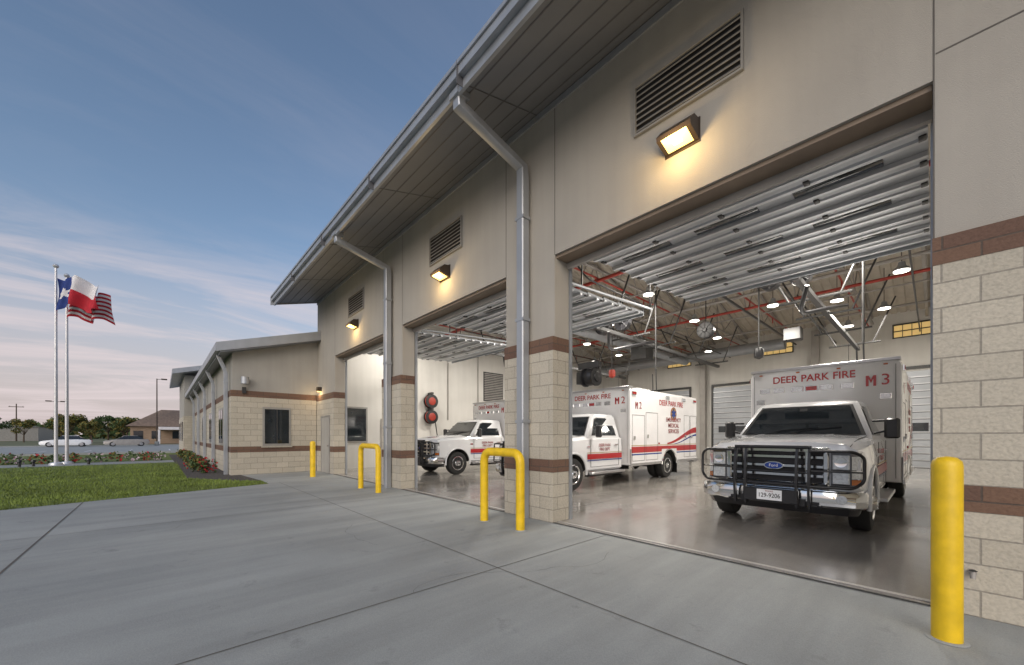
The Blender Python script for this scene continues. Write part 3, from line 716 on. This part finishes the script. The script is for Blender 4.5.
for sx in(-1,1):
    def SG(y,z,q=.008): 
        t=(z-1.385)/(1.93-1.385); x=.945+( .755-.945)*t+q; return (sx*x,y,z)
    b.quad([SG(.82,1.39,.006),SG(2.0,1.39,.006),SG(2.0,1.89,.006),SG(1.27,1.89,.006),SG(1.15,1.85,.006)],'black')
    b.quad([SG(.86,1.41),SG(1.97,1.41),SG(1.97,1.87),SG(1.30,1.87),SG(1.18,1.83)],'glassd')
parts['glazing']=b.mesh('glazing')
b=MB()
PL=[(-1.02,-.60),(-1.02,-.84),(-.92,-.95),(-.55,-1.0),(.55,-1.0),(.92,-.95),(1.02,-.84),(1.02,-.60),(.6,-.7),(-.6,-.7)]
def PLr(s,z,d=0): return [(x*s,y+d,z) for x,y in PL]
b.loft([PLr(.97,.40,.04),PLr(.995,.43,.005),PLr(1,.50),PLr(1,.58),PLr(.985,.63,.02),PLr(.97,.64,.05)],'chrome')
b.loft([PLr(.90,.30,.10),PLr(.93,.40,.06)],'black',False)
b.box(-.55,.55,-1.003,-.98,.42,.47,'black')
def frame(x0,x1,z0,z1,y0,y1,t,k):
    b.bbox(x0,x1,y0,y1,z1-t,z1,k,.015);b.bbox(x0,x1,y0,y1,z0,z0+t,k,.015);b.bbox(x0,x0+t,y0,y1,z0+t,z1-t,k,.015);b.bbox(x1-t,x1,y0,y1,z0+t,z1-t,k,.015)
b.box(-.60,.60,-.84,-.80,.67,1.20,'grille')
frame(-.64,.64,.655,1.215,-.915,-.80,.07,'chrome')
for z in(.79,.92,1.05): b.bbox(-.59,.59,-.905,-.845,z,z+.055,'chrome',.015)
for x in(-.40,.40): b.bbox(x-.03,x+.03,-.91,-.845,.71,1.16,'chrome',.012)
def oval(rx,rz,y0,y1,k,zc=.945): b.loft([[(rx*math.cos(a),y,zc+rz*math.sin(a)) for a in np.linspace(0,2*math.pi,28,endpoint=False)] for y in(y0,y1)],k,True)
oval(.125,.058,-.925,-.895,'chrome');oval(.11,.046,-.93,-.9249,'blue')
for sx in(-1,1):
    hp=[(sx*.655,-.875),(sx*.86,-.855),(sx*.955,-.74),(sx*.93,-.72),(sx*.655,-.78)]
    b.loft([[(x,y,z) for x,y in hp] for z in(.70,1.15)],'housing',False)
    b.bbox(sx*.67,sx*.85,-.893,-.868,.92,1.12,'lens',.03); b.bbox(sx*.67,sx*.85,-.890,-.868,.725,.88,'lens',.02)
    b.lathe((sx*.76,-.893,1.02),[(.07,0),(.066,-.006),(.045,-.002),(.01,-.002)],'chrome',24,'y')
    hq=[(sx*.648,-.897),(sx*.868,-.875),(sx*.967,-.74),(sx*.96,-.735),(sx*.86,-.862),(sx*.648,-.885)]
    for z in(.685,.892,1.145): b.loft([[(x,y,zz) for x,y in hq] for zz in(z,z+.016)],'chrome',False)
    b.quad([(sx*.868,-.853,.72),(sx*.952,-.752,.72),(sx*.952,-.752,.79),(sx*.868,-.853,.79)],'amberlens')
    b.quad([(sx*.868,-.853,.80),(sx*.952,-.752,.80),(sx*.952,-.752,.88),(sx*.868,-.853,.88)],'lens')
    b.quad([(sx*.868,-.853,.92),(sx*.952,-.752,.92),(sx*.952,-.752,1.1),(sx*.868,-.853,1.1)],'lens')
    b.lathe((sx*.78,-.985,.53),[(.06,0),(.055,-.012),(.01,-.015)],'lens',16,'y')
    b.tube([(sx*.55,-.93,.43),(sx*.55,-1.03,.41)],.022,'black',8)
    b.tube([(sx*.46,-.76,1.288),(sx*.45,-.4,1.352),(sx*.47,.1,1.394),(sx*.49,.6,1.408)],.006,'white',5)
b.bbox(-.155,.155,-1.155,-1.145,.455,.605,'plate',.003)
b.box(-.8,.8,.52,.60,1.40,1.41,'black')
for sx in(-1,1): b.tube([(sx*.15-.25,.56,1.42),(sx*.15-.12,.66,1.47),(sx*.15+.42,.72,1.53)],.008,'black',5)
for sx in(-1,1):
    b.tube([(sx*.845,-.78,1.232),(sx*.855,-.5,1.295),(sx*.868,-.1,1.338),(sx*.878,.4,1.368),(sx*.885,.6,1.38)],.005,'gap',4)
    pts=[(sx*1.012,.52*math.cos(a),.42+.52*math.sin(a)) for a in np.linspace(-.12,math.pi+.12,24)]
    b.tube(pts,.028,'white',8)
    X=sx*1.0165
    def sl(y0,y1,z0,z1,k='gap',t=.003): b.box(min(X,X+sx*t)-.004,max(X,X+sx*t),y0,y1,z0,z1,k)
    sl(.70,.708,.56,1.28);sl(2.03,2.038,.56,1.30);sl(.70,2.038,.552,.56);
    b.bbox(min(X-sx*.012,X+sx*.022),max(X-sx*.012,X+sx*.022),1.80,1.98,1.12,1.155,'chrome',.005)
    b.box(min(X,X+sx*.006),max(X,X+sx*.006),.54,.66,1.06,1.11,'chrome')
    b.bbox(sx*.92,sx*1.13,.60,2.2,.36,.42,'alum',.01); b.box(sx*.9,sx*1.0,.6,2.2,.30,.36,'black')
    b.tube([(sx*.95,.88,1.42),(sx*1.10,.84,1.46)],.018,'black',8); b.tube([(sx*.93,.92,1.62),(sx*1.10,.86,1.62)],.018,'black',8)
    b.bbox(sx*1.07,sx*1.25,.80,.90,1.34,1.66,'black',.035); b.box(sx*1.09,sx*1.23,.901,.905,1.37,1.63,'lens')
parts['front_end']=b.mesh('front_end')
b=MB()
for sx in(-1,1):
    for xx in(.30,.44):
        b.loft([[(sx*xx,y,z),(sx*(xx+.03),y,z),(sx*(xx+.03),y+.07,z),(sx*xx,y+.07,z)] for y,z in[(-1.12,.38),(-1.15,.62),(-1.13,1.0),(-1.07,1.24)]],'black',False)
    b.tube([(sx*.45,-1.09,1.17),(sx*.90,-1.01,1.17),(sx*1.0,-.93,1.10),(sx*1.0,-.94,.78),(sx*.90,-1.03,.69),(sx*.45,-1.12,.69)],.02,'black',10,.06)
    b.tube([(sx*.45,-1.1,.90),(sx*.99,-.95,.90)],.010,'black',8)
    b.box(sx*.3,sx*.4,-1.05,-.9,.40,.5,'black')
for z in(1.22,.69): b.tube([(-.46,-1.08,z),(.46,-1.08,z)],.024,'black',10)
b.tube([(-.46,-1.11,.87),(.46,-1.11,.87)],.011,'black',8)
b.bbox(-.34,.34,-1.14,-1.08,.43,.62,'black',.01)
parts['grille_guard']=b.mesh('grille_guard')
b=MB()
Y0,Y1,BX,BZ0,BZ1=2.30,6.95,1.22,.52,2.80
def bring(y,ins=0): 
    x=BX-ins
    return [(x,y,BZ0+ins),(x,y,BZ1-.12),(x-.03,y,BZ1-.04-ins),(x-.12,y,BZ1-ins),(-x+.12,y,BZ1-ins),(-x+.03,y,BZ1-.04-ins),(-x,y,BZ1-.12),(-x,y,BZ0+ins)]
b.loft([bring(Y0,.05),bring(Y0+.02,.015),bring(Y0+.06,0),bring(Y1-.05,0),bring(Y1,.04)],'boxwhite')
bo=b.obj('tmp_box')
parts['module_body']=cut(bo,[((.5,4.75,.42),(1.6,4.75,.42),.50),((-.5,4.75,.42),(-1.6,4.75,.42),.50)])
b=MB()
b.box(-.42,-.34,-.6,6.8,.50,.62,'black');b.box(.34,.42,-.6,6.8,.50,.62,'black');b.cyl((-.9,0,.40),(.9,0,.40),.05,'black');b.cyl((-.8,4.75,.40),(.8,4.75,.40),.08,'black');b.lathe((0,4.75,.4),[(.05,-.2),(.2,0),(.05,.2)],'black',16)
b.box(-.6,.6,-.7,.6,.45,.9,'black')
for sx in(-1,1):
    wheel(b,sx*.885,0,sx); wheel(b,sx*1.03,4.75,sx,True)
    b.box(sx*.7,sx*1.15,5.45,5.47,.12,.6,'black')
parts['wheels']=b.mesh('wheels')
b=MB()
b.bbox(-BX+.02,BX-.02,Y0-.03,Y0+.2,BZ1-.03,BZ1+.03,'alum',.01)
yf=Y0-.002
def lightf(x,z,wd,hh,k): 
    b.bbox(x-wd/2-.014,x+wd/2+.014,yf-.02,yf+.02,z-hh/2-.014,z+hh/2+.014,'chrome',.008); b.bbox(x-wd/2,x+wd/2,yf-.035,yf-.0205,z-hh/2,z+hh/2,k,.006)
for x,k in[(-.92,'lens'),(-.66,'lens'),(-.34,'lens'),(-.1,'redlens'),(.14,'lens'),(.46,'lens')]:
    lightf(x,2.36,.18,.085,k)
lightf(-1.0,2.12,.14,.08,'lens');lightf(1.0,2.12,.14,.08,'lens')
for x in(-1.0,-.33,.33,1.0): b.bbox(x-.03,x+.03,Y0-.03,Y0+.0,2.70,2.725,'amberlens',.004)
for sx in(-1,1):
    b.box(sx*1.13,sx*1.136,Y0-.006,Y0-.001,.60,2.7,'gap')
for sx in(-1,1):
    def sb(y0,y1,z0,z1,k,t=.006,off=0): b.box(sx*(BX+.001+off),sx*(BX+.001+off+t),y0,y1,z0,z1,k)
    sb(Y0+.03,4.2,.50,.58,'alum',.03); sb(5.3,Y1-.03,.50,.58,'alum',.03)
    sb(Y0,Y0+.07,.58,1.0,'alum',.012)
    sb(Y0+.08,4.22,.88,1.06,'red',.002); sb(5.28,Y1-.06,.88,1.06,'red',.002); sb(4.22,5.28,.96,1.06,'red',.002); sb(Y0+.08,Y1-.06,1.085,1.105,'gold',.002); sb(Y0+.08,4.22,.81,.85,'blue',.002); sb(5.28,Y1-.06,.81,.85,'blue',.002)
    x=sx*(BX+.0035)
    def swoosh(ya,z0,z1,th,k,xx):
        pts=[];n=16
        for i in range(n+1):
            s=i/n; y=ya+(Y1-.08-ya)*s; zz=z0+(z1-z0)*(s*s*(3-2*s)); pts.append((y,zz,th*(.25+.75*s)))
        for i in range(n):
            (y0,za,ta),(y1,zb,tb)=pts[i],pts[i+1]; b.quad([(xx,y0,za),(xx,y1,zb),(xx,y1,zb+tb),(xx,y0,za+ta)],k)
    swoosh(4.6,1.107,1.50,.20,'red',x); swoosh(5.1,1.107,1.38,.07,'blue',x)
    def ol(y0,y1,z0,z1):
        for a in[(y0,y0+.01,z0,z1),(y1-.01,y1,z0,z1),(y0,y1,z0,z0+.01),(y0,y1,z1-.01,z1)]: sb(*a,'gap',.0015,.0032)
        sb(y0+.06,y0+.16,(z0+z1)/2-.05,(z0+z1)/2+.05,'chrome',.015,.004)
    ol(Y0+.12,Y0+.82,.64,2.0); ol(Y0+.9,Y0+1.65,.64,2.1); ol(5.85,6.3,.64,2.1); ol(6.35,6.88,.64,2.1)
    sb(Y0+1.0,Y0+1.55,1.55,1.95,'glassd',.006,.004) if sx<0 else None
    for y,k in[(Y0+.2,'redlens'),(4.6,'lens'),(Y1-.25,'redlens'),(5.8,'lens')]:
        sb(y-.12,y+.12,2.58,2.68,'chrome',.02,.0); sb(y-.105,y+.105,2.595,2.665,k,.012,.021)
    pts=[(sx*(BX+.005),4.75+.52*math.cos(a),.42+.52*math.sin(a)) for a in np.linspace(.1,math.pi-.1,22)]; b.tube(pts,.022,'chrome',8)
    sb(4.0,4.05,1.12,1.17,'redlens',.02)
    b.box(sx*1.0185,sx*1.0205,.55,2.19,.76,.90,'red'); b.box(sx*1.0185,sx*1.0205,.55,2.19,.925,.94,'gold'); b.box(sx*1.0185,sx*1.0205,.55,2.19,.715,.74,'blue')
b.bbox(-1.1,1.1,Y1,Y1+.35,.42,.52,'alum',.01)
b.cyl((.4,3,BZ1),(.4,3,BZ1+.5),.006,'black',5); b.bbox(-.5,.5,4.0,4.9,BZ1,BZ1+.18,'boxwhite',.04)
parts['module_trim']=b.mesh('module_trim')
b=MB()
for a in(0,math.pi/3,2*math.pi/3):
    ca,sa=math.cos(a),math.sin(a)
    def R(u,v): return (BX+.0075+a*.0008,5.05+u*ca-v*sa,2.12+u*sa+v*ca)
    b.quad([R(-.045,-.16),R(.045,-.16),R(.045,.16),R(-.045,.16)],'blue')
b.lathe((BX+.003,5.05,2.12),[(.22,0),(.22,.0012)],'dred',28);b.lathe((BX+.0045,5.05,2.12),[(.19,0),(.19,.0012)],'gold',28)
parts['side_badge']=b.mesh('side_badge')
def ambulance(x,y,unit):
    e=empty('ambulance',(x,y,.004))
    for k,me in parts.items(): mkobj(k,me,e)
    rf=(math.pi/2,0,0); rs=(math.pi/2,0,math.pi/2); rl=(math.pi/2,0,-math.pi/2)
    text('front_lettering','DEER PARK FIRE',.20,'red',e,(-.10,Y0-.008,2.575),rf,.001,.003,.95)
    # unit numbers: M built as strokes, digit as text
    def unitmark(face,cx,cz,h,k):
        mb=MB(); wd=h*.72; t=h*.20
        def P(u,v):
            if face=='f': return (cx+u,Y0-.009,cz+v)
            return (BX+.007,cx+u,cz+v)
        for pg in ([(-wd/2,-h/2),(-wd/2+t,-h/2),(-wd/2+t,h/2),(-wd/2,h/2)],[(wd/2-t,-h/2),(wd/2,-h/2),(wd/2,h/2),(wd/2-t,h/2)],
                   [(-wd/2+t,h/2),(-wd/2+t,h/2-t*1.6),(0,-h*.22),(0,h*.14)],[(wd/2-t,h/2),(wd/2-t,h/2-t*1.6),(0,-h*.22),(0,h*.14)]):
            mb.quad([P(u,v) for u,v in pg],k)
        mb.obj('unit_letter',e)
    unitmark('f',.80,2.42,.20,'red'); text('front_unit_number',unit[1],.29,'red',e,(1.0,Y0-.008,2.42),rf,.001,.0)
    X=BX+.006
    unitmark('s',Y0+.36,2.28,.20,'dred'); text('side_unit_number',unit[1],.29,'dred',e,(X,Y0+.58,2.28),rs,.001,.0)
    text('side_lettering','EMERGENCY\nMEDICAL\nSERVICES',.19,'dred',e,(X,5.05,1.72),rs,.001,.002)
    text('side_name','DEER PARK FIRE',.24,'red',e,(X,4.9,2.44),rs,.001,.003)
    text('side_lettering_l','EMERGENCY\nMEDICAL\nSERVICES',.19,'dred',e,(-X,5.05,1.72),rl,.001,.002)
    text('door_lettering','DEER PARK\nFIRE DEPT',.11,'dred',e,(1.0195,1.35,1.07),rs,.001,.001)
    text('plate_lettering','129-9206',.085,'steeld',e,(0,-1.1565,.52),rf,.0005,.001,.85); text('plate_state','TEXAS',.035,'dred',e,(0,-1.1565,.58),rf,.0005)
    text('badge_script','Ford',.06,'fwhite',e,(0,-.9305,.945),rf,.0004)
    return e
ambulance(-1.60,2.98,'M3'); ambulance(-7.12,3.05,'M2'); ambulance(-12.45,3.2,'M1')

# ------------------------------------------------------------------ sky, sun, camera
SAZ=143; SEL=22
W=bpy.data.worlds.new('World'); S.world=W; W.use_nodes=True; nt=W.node_tree; L=nt.links
bg=nt.nodes['Background']
sky=nt.nodes.new('ShaderNodeTexSky'); sky.sky_type='NISHITA'; sky.sun_disc=False; sky.sun_elevation=math.radians(SEL); sky.sun_rotation=math.radians(SAZ)
sky.air_density=1.0; sky.dust_density=1.8; sky.ozone_density=1.2
tc=nt.nodes.new('ShaderNodeTexCoord'); sp=nt.nodes.new('ShaderNodeSeparateXYZ'); L.new(tc.outputs['Generated'],sp.inputs[0])
def math_(op,a,b_=None,c=None):
    n=nt.nodes.new('ShaderNodeMath'); n.operation=op
    for i,vv in enumerate((a,b_,c)):
        if vv is None: continue
        if hasattr(vv,'is_linked'): L.new(vv,n.inputs[i])
        else: n.inputs[i].default_value=vv
    return n.outputs[0]
zc=math_('MAXIMUM',sp.outputs['Z'],0.0); den=math_('ADD',zc,.12)
px=math_('DIVIDE',sp.outputs['X'],den); py=math_('DIVIDE',sp.outputs['Y'],den)
cb=nt.nodes.new('ShaderNodeCombineXYZ'); L.new(px,cb.inputs[0]); L.new(py,cb.inputs[1])
mp=nt.nodes.new('ShaderNodeMapping'); mp.inputs['Scale'].default_value=(1.7,.75,1); mp.inputs['Rotation'].default_value=(0,0,math.radians(-24)); mp.inputs['Location'].default_value=(5.3,2.9,0); L.new(cb.outputs[0],mp.inputs[0])
n1=nt.nodes.new('ShaderNodeTexNoise'); n1.inputs['Scale'].default_value=1.0; n1.inputs['Detail'].default_value=8; n1.inputs['Roughness'].default_value=.62; n1.inputs['Distortion'].default_value=.7; L.new(mp.outputs[0],n1.inputs['Vector'])
cr=nt.nodes.new('ShaderNodeValToRGB'); cr.color_ramp.elements[0].position=.44; cr.color_ramp.elements[1].position=.66; L.new(n1.outputs['Fac'],cr.inputs['Fac'])
low=nt.nodes.new('ShaderNodeMapRange'); low.inputs['From Min'].default_value=.40; low.inputs['From Max'].default_value=.24; low.inputs['To Min'].default_value=.07; low.inputs['To Max'].default_value=.85; L.new(zc,low.inputs['Value'])
cf=math_('MULTIPLY',cr.outputs['Color'],low.outputs['Result'])
hz=nt.nodes.new('ShaderNodeMapRange'); hz.interpolation_type='SMOOTHSTEP'; hz.inputs['From Min'].default_value=.42; hz.inputs['From Max'].default_value=.0; hz.inputs['To Min'].default_value=0; hz.inputs['To Max'].default_value=.88; L.new(zc,hz.inputs['Value'])
m0=nt.nodes.new('ShaderNodeMix'); m0.data_type='RGBA'; L.new(hz.outputs[0],m0.inputs['Factor']); L.new(sky.outputs[0],m0.inputs[6]); m0.inputs[7].default_value=(4.1,3.45,3.5,1)
mx=nt.nodes.new('ShaderNodeMix'); mx.data_type='RGBA'; L.new(cf,mx.inputs['Factor']); L.new(m0.outputs[2],mx.inputs[6]); mx.inputs[7].default_value=(5.2,4.5,4.55,1)
L.new(mx.outputs[2],bg.inputs['Color']); bg.inputs['Strength'].default_value=.15
sl=bpy.data.lights.new('sun','SUN'); sl.energy=1.35; sl.angle=math.radians(60); sl.color=(1,.97,.94)
th=math.radians(SAZ); el=math.radians(SEL+4)
so=mkobj('sun',sl); d=Vector((-math.sin(th)*math.cos(el),-math.cos(th)*math.cos(el),-math.sin(el)))
so.rotation_euler=d.to_track_quat('-Z','Y').to_euler()
cam=bpy.data.cameras.new('camera'); co=mkobj('camera',cam); co.location=(0,-4.64,1.38); co.rotation_euler=(math.pi/2,0,math.radians(47.6))
cam.sensor_width=36; cam.lens=13.54; cam.shift_y=.1011; cam.clip_end=4000; cam.clip_start=.05
S.camera=co
S.view_settings.view_transform='Standard'; S.view_settings.look='None'; S.view_settings.exposure=0
